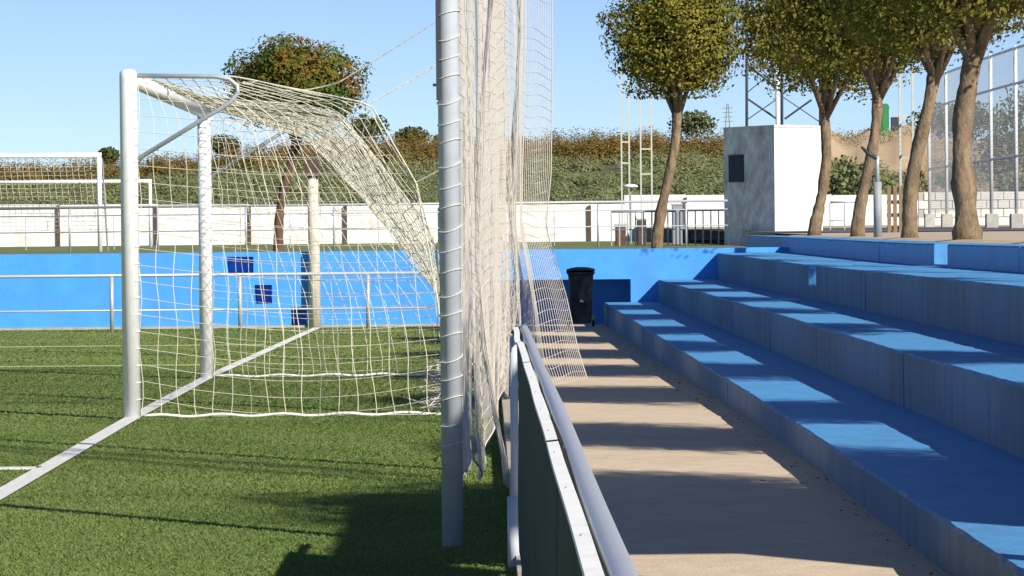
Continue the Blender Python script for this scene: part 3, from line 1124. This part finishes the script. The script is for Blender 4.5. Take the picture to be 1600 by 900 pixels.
def wallp(a, b, m, name):
    t = .0
    n = MB()
    q = [a, b, b + Vector((0, .08, 0)), a + Vector((0, .08, 0))]
    n.v = [(p_.x, p_.y, zb - .2) for p_ in q] + [(p_.x, p_.y, zt4 - .05) for p_ in q]
    n.f = [(0, 1, 5, 4), (1, 2, 6, 5), (2, 3, 7, 6), (3, 0, 4, 7), (4, 5, 6, 7), (3, 2, 1, 0)]
    return child(n, name, m, hut)


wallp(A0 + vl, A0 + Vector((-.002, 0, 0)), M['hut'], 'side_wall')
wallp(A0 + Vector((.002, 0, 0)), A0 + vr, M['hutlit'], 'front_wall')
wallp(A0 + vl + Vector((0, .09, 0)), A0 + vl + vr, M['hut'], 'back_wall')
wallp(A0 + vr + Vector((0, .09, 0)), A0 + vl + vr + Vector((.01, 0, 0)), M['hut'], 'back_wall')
rf = MB()
e = 1.02
cen = A0 + (vl + vr) / 2
q = [cen + (p_ - cen) * e for p_ in (A0, A0 + vr, A0 + vl + vr + Vector((0, .1, 0)), A0 + vl)]
rf.v = [(p_.x, p_.y, zt4 - .048) for p_ in q] + [(p_.x, p_.y, zt4) for p_ in q]
rf.f = [(0, 1, 5, 4), (1, 2, 6, 5), (2, 3, 7, 6), (3, 0, 4, 7), (4, 5, 6, 7), (3, 2, 1, 0)]
child(rf, 'roof', M['hut'], hut)


def onleft(f, z, out=0.0):
    p_ = A0 + vl * f
    nn = Vector((-vl.y, vl.x, 0)).normalized()
    if nn.y > 0:
        nn = -nn
    p_ = p_ + nn * out
    return (p_.x, p_.y, z)


zv0, zv1 = at(1155, 284, yh + .7).z, at(1155, 241, yh + .7).z
f0, f1 = (1211 - 1166) / 75, (1211 - 1144) / 75
vent = MB()
vent.v = [onleft(f0, zv0, .004), onleft(f1, zv0, .004), onleft(f1, zv1, .004), onleft(f0, zv1, .004),
          onleft(f0, zv0, .03), onleft(f1, zv0, .03), onleft(f1, zv1, .03), onleft(f0, zv1, .03)]
vent.f = [(4, 5, 6, 7), (0, 1, 5, 4), (1, 2, 6, 5), (2, 3, 7, 6), (3, 0, 4, 7)]
vo = child(vent, 'vent', M['darkmetal'], hut)
for k in range(7):
    z = zv0 + .03 + (zv1 - zv0 - .06) * k / 6.5
    s_ = MB().poly([onleft(f0 + .02, z, .05), onleft(f1 - .02, z, .05), onleft(f1 - .02, z + .05, .033), onleft(f0 + .02, z + .05, .033)])
    s_.v = [(a - hut.location.x, b - hut.location.y, c - hut.location.z) for a, b, c in s_.v]
    s_.build('slat', M['darkmetal'], vo)

# floodlight tower standing behind the hut
yt = 92.0
tw = empty('lattice_tower', (at(1195, 360, yt).x, yt, 1.2), 'dark steel lattice tower with crossed braces behind the white hut', 'tower')
for (u, r_, m) in ((1167, .035, 'darkmetal'), (1222, .035, 'darkmetal'), (1282, .035, 'darkmetal')):
    a_ = at(u, 364, yt)
    child(MB().tube([(a_.x, yt, 1.1), (a_.x + .05, yt, 7.6)], r_, 8), 'leg', M[m], tw, smooth=True)
a_ = at(1216, 364, yt - .2)
child(MB().tube([(a_.x, yt - .2, 1.1), (a_.x + .02, yt - .2, 7.4)], .05, 10), 'mast_pipe', M['white'], tw, smooth=True)
for (u0, v0, u1, v1, r_) in ((1169, 155, 1214, 186, .028), (1169, 186, 1218, 152, .014), (1226, 186, 1268, 156, .028), (1224, 152, 1280, 190, .014),
                             (1167, 100, 1222, 145, .028), (1167, 145, 1222, 100, .014), (1222, 100, 1282, 148, .02), (1222, 148, 1282, 100, .02),
                             (1167, 60, 1282, 60, .03), (1167, 20, 1282, 20, .03)):
    child(MB().tube([at(u0, v0, yt + .05), at(u1, v1, yt + .05)], r_, 6), 'brace', M['darkmetal'], tw)

# pale ladder masts
for k, (u0, u1, ym, vb, vt, rungs, lab) in enumerate((
        (972, 984, 100, 340, 100, (190, 222, 255), 'pale narrow ladder mast left of the slim olive tree, the left one of two'),
        (1002, 1019, 101, 340, 90, (195, 233, 272), 'pale wide ladder mast next to the slim olive tree, the right one of two'),
        (1408, 1428, 96, 360, 100, (183, 246, 310, 345), 'white ladder mast between the two leaning trees on the right'))):
    a_, b_ = at(u0, vb, ym), at(u1, vb, ym)
    zt5 = at(u0, vt, ym).z
    ms = empty('ladder_mast', (a_.x, ym, a_.z), lab, 'mast', 'pale ladder masts')
    r_ = .02 if k < 2 else .03
    for p_, dx in ((a_, 0), (b_, .0)):
        child(MB().box(p_.x - r_, p_.x + r_, ym - r_, ym + r_, p_.z - .5, zt5), 'rail', M['mast'], ms)
        child(MB().box(p_.x - r_ * .6 + .02, p_.x + r_ * .6 + .02, ym + .25, ym + .27, p_.z - .5, zt5), 'rear_rail', M['mast'], ms)
    for v in rungs:
        z = at(u0, v, ym).z
        child(MB().box(a_.x + r_, b_.x - r_, ym - r_ * .7, ym + r_ * .7, z - r_, z + r_), 'rung', M['mast'], ms)
dl = at(985, 291, 99)
ds = empty('dish_lamp', (dl.x, 99, dl.z - .9), 'white disc shaped lamp on a short post before the left ladder mast', 'lamp')
dd = MB()
dd.tube([(dl.x, 99, dl.z - .04), (dl.x, 99, dl.z - .02), (dl.x, 99, dl.z + .03), (dl.x, 99, dl.z + .06)], [.06, .21, .18, .05], 18)
child(dd, 'shade', M['white'], ds, smooth=True)
child(MB().tube([(dl.x, 99, dl.z - 1.6), (dl.x, 99, dl.z - .04)], .025, 8), 'post', M['greym'], ds)

# ------------------------------------------------------------------ right hand background
a_ = at(1372, 372, 47)
bp = empty('bollard_post', (a_.x, 47, a_.z), 'grey pipe post with thinner top between the leaning trees', 'post')
z1, z2 = at(1372, 284, 47).z, at(1372, 244, 47).z
child(MB().tube([(a_.x, 47, a_.z - .05), (a_.x, 47, z1)], .053, 14), 'pipe', M['greym'], bp, smooth=True)
child(MB().tube([(a_.x, 47, z1), (a_.x, 47, z1 + .2), (a_.x, 47, z2)], [.03, .022, .03], 10), 'tap', M['galv'], bp, smooth=True)
child(MB().tube([(a_.x, 47, z2 - .03), (a_.x - .12, 47, z2 + .04), (a_.x - .2, 47, z2 + .12)], [.03, .025, .012], 8), 'spout', M['darkmetal'], bp, smooth=True)

a_, b_ = at(1387, 366, 70), at(1410, 290, 70)
pl = empty('wooden_pallet', (a_.x, 70, a_.z), 'upright wooden pallet leaning by the white ladder mast', 'pallet')
for k in range(3):
    x = a_.x + (b_.x - a_.x) * (k + .02) / 2.6
    child(MB().box(x, x + .07, 70, 70.03, a_.z - .05, b_.z), 'slat', M['wood'], pl)
for z in np.linspace(a_.z + .08, b_.z - .1, 4):
    child(MB().box(a_.x, b_.x, 70.032, 70.09, z, z + .07), 'runner', M['wood'], pl)

# block wall at the foot of the tall fence
yb2 = 118.0
bl = empty('block_wall', (at(1440, 350, yb2).x, yb2, 1.3), 'white concrete block wall behind the tall wire fence', 'wall')
xA, xB = at(1436, 340, yb2).x, at(1640, 340, yb2).x
zA, zB = at(1500, 352, yb2).z, at(1500, 299, yb2).z
child(MB().box(xA, xB, yb2 + .03, yb2 + .2, zA - .5, zB - .01), 'mortar_bed', M['mortar'], bl)
nr, bwid = 4, .36
rh = (zB - zA) / nr
blk = MB().box(0, bwid - .03, 0, .12, 0, rh - .028).mesh('block')
blk.materials.append(M['block'])
for r_ in range(nr):
    x = xA - (bwid / 2 if r_ % 2 else 0)
    while x < xB:
        if x >= xA - .01:
            o = bpy.data.objects.new('block', blk)
            C.objects.link(o)
            o.parent = bl
            o.location = (x - bl.location.x, rng.uniform(-.012, .012), zA + r_ * rh - bl.location.z)
        x += bwid

# tall wire fence
tf = empty('wire_fence', (12.2, 85, 1.3), 'tall wire mesh fence on pale posts with concrete footings at right', 'fence')
fp = [(1650, 80.0), (1589, 85.0), (1550, 89.0), (1480, 98.0), (1453, 102.5)]
FXY = []
for u, y in fp:
    p_ = at(u, 345, y)
    zf0 = at(u, 356, y).z
    zf1 = at(u, 334, y).z
    zt6 = 5.45
    FXY.append((p_.x, y))
    child(MB().box(p_.x - .14, p_.x + .14, y - .14, y + .14, zf0 - .1, zf1), 'footing', M['concrete'], tf, bevel=.01)
    child(MB().tube([(p_.x, y, zf1), (p_.x, y, zt6)], .045, 10), 'post', M['whitep'], tf, smooth=True)
for z in (5.4, 4.6, 2.95):
    child(MB().tube([(x, y, z) for x, y in FXY], .03, 8), 'rail', M['whitep'], tf, smooth=True)
wm_ = MB()
L = [0]
for (xa, ya), (xb, yb_) in zip(FXY[:-1], FXY[1:]):
    L.append(L[-1] + math.hypot(xb - xa, yb_ - ya))


def fpt(l, z):
    return (np.interp(l, L, [p[0] for p in FXY]), np.interp(l, L, [p[1] for p in FXY]), z)


zl, zh = 1.75, 5.4
hh = zh - zl
l = -hh
while l < L[-1]:
    for sgn in (1, -1):
        a0, a1 = (l, l + hh)
        z0_, z1_ = (zl, zh) if sgn > 0 else (zh, zl)
        if a0 < 0:
            z0_ += (z1_ - z0_) * (-a0) / hh
            a0 = 0
        if a1 > L[-1]:
            z1_ -= (z1_ - z0_) * (a1 - L[-1]) / max(1e-6, a1 - a0)
            a1 = L[-1]
        if a1 - a0 > .05:
            wm_.tube([fpt(a0, z0_), fpt(a1, z1_)], .0024, 3, cap=False)
    l += .12
child(wm_, 'wire_mesh', M['mesh'], tf)

# green tank on the hill, distant pylon
a_, b_ = at(1369, 196, 176), at(1389, 162, 176)
gt = empty('green_tank', (a_.x, 176, a_.z), 'green metal tank on the bare hill seen between the trees', 'tank')
mx_ = (a_.x + b_.x) / 2
child(MB().tube([(mx_, 176, a_.z - 1), (mx_, 176, b_.z - .08), (mx_, 176, b_.z)], [.3, .3, .22], 18), 'drum', M['green'], gt)
child(MB().tube([(mx_ - .31, 175.9, b_.z - .2), (mx_ + .31, 175.9, b_.z - .2)], .03, 8), 'band', M['green'], gt)
child(MB().box(b_.x + .1, b_.x + .55, 175.8, 176.2, a_.z - 1, a_.z + .38), 'pump_box', M['darkmetal'], gt)
a_ = at(1137, 190, 900)
py_ = empty('power_pylon', (a_.x, 900, a_.z - 12), 'tiny distant power pylon on the skyline left of the hut', 'pylon')
zt7 = at(1137, 162, 900).z
for s in (-1, 1):
    child(MB().tube([(a_.x + s * 1.1, 900, a_.z - 12), (a_.x + s * .15, 900, zt7)], .12, 4), 'leg', M['greym'], py_)
for k in range(4):
    z = a_.z + (zt7 - a_.z) * k / 4
    child(MB().tube([(a_.x - 1.2, 900, z), (a_.x + 1.2, 900, z + .1)], .09, 4), 'arm', M['greym'], py_)

# ------------------------------------------------------------------ bank of scrub behind the wall


def ridge(u):
    return interp(u, [-300, 100, 200, 330, 480, 600, 700, 850, 1000, 1130, 1300, 1420, 1600, 1900],
                  [250, 248, 240, 232, 210, 206, 212, 205, 200, 200, 205, 215, 205, 200])


def hz_(x, y):
    u = VX + x * F / 175.0
    top = at(u, ridge(u) + 38, 175.0).z
    if y < 146:
        return .9
    if y < 175:
        q = (y - 146) / 29
        return 1.1 + (top - 1.1) * (q ** .85)
    return top + (y - 175) * .004


rows = []
for y in [142, 146, 150, 155, 160, 165, 170, 175, 182, 200, 260, 500, 1500]:
    sp = 1 if y < 300 else 1 + (y - 300) / 200
    rows.append([(x * sp, y, hz_(x, min(y, 260)) - (0 if y < 300 else 6)) for x in np.arange(-60, 61, 3.0)])
struct(MB().grid(rows).build('hillside', M['bank'], smooth=True))


def scrub(name, n_bush, yr_, ur_, hr, rr, per, lsize, m, label, zoff=0.0, skip=None):
    P, O = [], []
    for k in range(n_bush):
        y = rng.uniform(*yr_)
        u = rng.uniform(*ur_)
        if skip and skip(u, y):
            continue
        x = (u - VX) * y / F
        r_ = rng.uniform(*rr)
        h = rng.uniform(*hr)
        z0 = hz_(x, y) + zoff
        q = rng.normal(size=(per, 3))
        q /= np.linalg.norm(q, axis=1)[:, None]
        q *= (.6 + .45 * rng.random(per))[:, None]
        q[:, 2] = np.abs(q[:, 2])
        P.append(np.array([x, y, z0]) + q * np.array([r_, r_, h]))
        O.append(q / np.linalg.norm(q, axis=1)[:, None] * .7 + np.array([0, -.15, .45]))
    o = leaves(np.concatenate(P), lsize, name, m, out=np.concatenate(O), spread=.38)
    return stuff(tag(o, label, 'scrub'))


scrub('green_scrub', 1500, (147, 174), (-30, 1450), (.3, .6), (.4, .9), 150, .115, M['scrub_g'], 'dense grey green scrub covering the bank behind the white wall')
scrub('brown_scrub', 900, (171, 181), (-30, 1300), (.5, 1.4), (.4, .9), 170, .115, M['scrub_b'], 'brownish hedge along the top of the bank')
# darker bushes standing on the skyline
for k, (u, y, h, r_) in enumerate(((172, 176, .8, .5), (352, 177, 1.0, .8), (575, 183, 1.5, 1.1), (645, 183, .9, .9), (705, 184, .8, .8), (1085, 178, 1.3, 1.2))):
    x = (u - VX) * y / F
    labs6 = ['small dark bush on the skyline beside the near goal post', 'dark bush on the skyline left of the autumn tree', 'dark rounded bush on the skyline right of the autumn tree',
             'dark bush on the skyline between autumn tree and tall pole', 'dark bush on the skyline behind the tall pole', 'greyish bush on the skyline right of the slim olive tree']
    bu = empty('skyline_bush', (x, y, hz_(x, y)), labs6[k], 'bush', 'bushes on the skyline')
    q = rng.normal(size=(900, 3))
    q /= np.linalg.norm(q, axis=1)[:, None]
    q *= (.35 + .7 * rng.random(900))[:, None]
    P = q * np.array([r_, r_, h * .5]) + np.array([0, 0, h * .55 + .7])
    leaves(P, .2, 'foliage', M['scrub_d'], bu, out=q * .8)
    MB().tube([(0, 0, -.1), (0, 0, h * .5)], [.06, .03], 6).build('stem', M['bark_dark'], bu)
# bare earth slope and bushes on the right
rows = []
for y in (150, 156, 162, 170, 178):
    rows.append([((u - VX) * y / F, y, at(u, interp(y, [150, 156, 162, 170, 178], [300, 285, 262, 225, 206]) + 6 * math.sin(u * .03) + ((90 if y < 169 else 8 * math.sin(u * .11)) if u < 1450 else 12), y).z) for u in range(1300, 1720, 20)])
struct(MB().grid(rows).build('earth_slope', M['earth'], smooth=True))
for k, (u, v, y, r_, h) in enumerate(((1320, 285, 149, 1.1, 1.9), (1350, 300, 148, 1.0, 1.2), (1380, 300, 149, .8, 1.0), (1570, 235, 160, 1.3, 2.6), (1605, 190, 163, 1.4, 3.4), (1470, 190, 182, 1.6, 1.6), (1520, 185, 183, 1.7, 1.5), (1500, 280, 150, 1.0, .8), (1590, 290, 150, .8, .7))):
    p_ = at(u, v, y)
    labs9 = ['green bush right behind the white hut', 'low green bush behind the leaning trees, left one', 'low green bush behind the leaning trees, right one', 'tall grey green bush behind the wire fence',
             'tallest bush behind the wire fence at the right edge', 'hazy bush on the bare hill left of the thick forked tree', 'hazy bush on the bare hill behind the thick forked tree', 'low bush above the block wall, left one', 'low bush above the block wall, right one']
    bu = empty('hill_bush', (p_.x, y, p_.z - h * .5), labs9[k], 'bush', 'bushes on the bare hill')
    q = rng.normal(size=(1100, 3))
    q /= np.linalg.norm(q, axis=1)[:, None]
    q *= (.3 + .75 * rng.random(1100))[:, None]
    leaves(q * np.array([r_, r_, h * .55]) + np.array([0, 0, h * .5]), .22, 'foliage', M['scrub_g'] if k < 3 or k > 6 else M['scrub_d'], bu)
    MB().tube([(0, 0, -.6), (0, 0, h * .5)], [.07, .03], 6).build('stem', M['bark_dark'], bu)

M['dry'] = leaf_mat('dry_grass', [(0.22, 0.19, 0.10), (0.32, 0.25, 0.14), (0.38, 0.30, 0.18), (0.44, 0.35, 0.22)], 0.2)
PP, OO = [], []
for k in range(900):
    u, y = rng.uniform(1300, 1640), rng.uniform(150, 178)
    if u < 1450 and y < 170:
        continue
    v = interp(y, [150, 156, 162, 170, 178], [300, 285, 262, 225, 206]) + 6 * math.sin(u * .03) + (0 if u < 1450 else 12)
    b0 = at(u, v, y)
    q = rng.normal(size=(24, 3)) * np.array([.3, .3, .14])
    PP.append(np.array([b0.x, b0.y, b0.z + .05]) + q)
    OO.append(rng.normal(size=(24, 3)) * .4 + np.array([.2, -.3, .7]))
stuff(tag(leaves(np.concatenate(PP), .1, 'dry_grass', M['dry'], out=np.concatenate(OO)), 'tufts of dry tan grass over the bare slope behind the wire fence', 'grass'))

LP = []
for k in range(300):
    y = rng.uniform(11.5, 45)
    w_ = rng.random()
    if w_ < .6:
        x, z = TX[0] - .02 - abs(rng.normal()) * .1, pathz(y)
    elif w_ < .8:
        x, z = TX[1] - .03 - abs(rng.normal()) * .1, tz(0, y)
    else:
        x, z = TX[2] - .03 - abs(rng.normal()) * .1, tz(1, y)
    LP.append((x, y, z + .012))
stuff(tag(leaves(LP, .026, 'fallen_leaves', leaf_mat('litter', [(0.16, 0.11, 0.05), (0.26, 0.18, 0.08), (0.36, 0.26, 0.12)]), out=np.tile([0, 0, 1.0], (len(LP), 1)), spread=.4), 'dry fallen leaves along the foot of the terrace steps', 'leaves'))

scene.render.engine = 'CYCLES'
scene.render.resolution_x = 1024
scene.render.resolution_y = 576
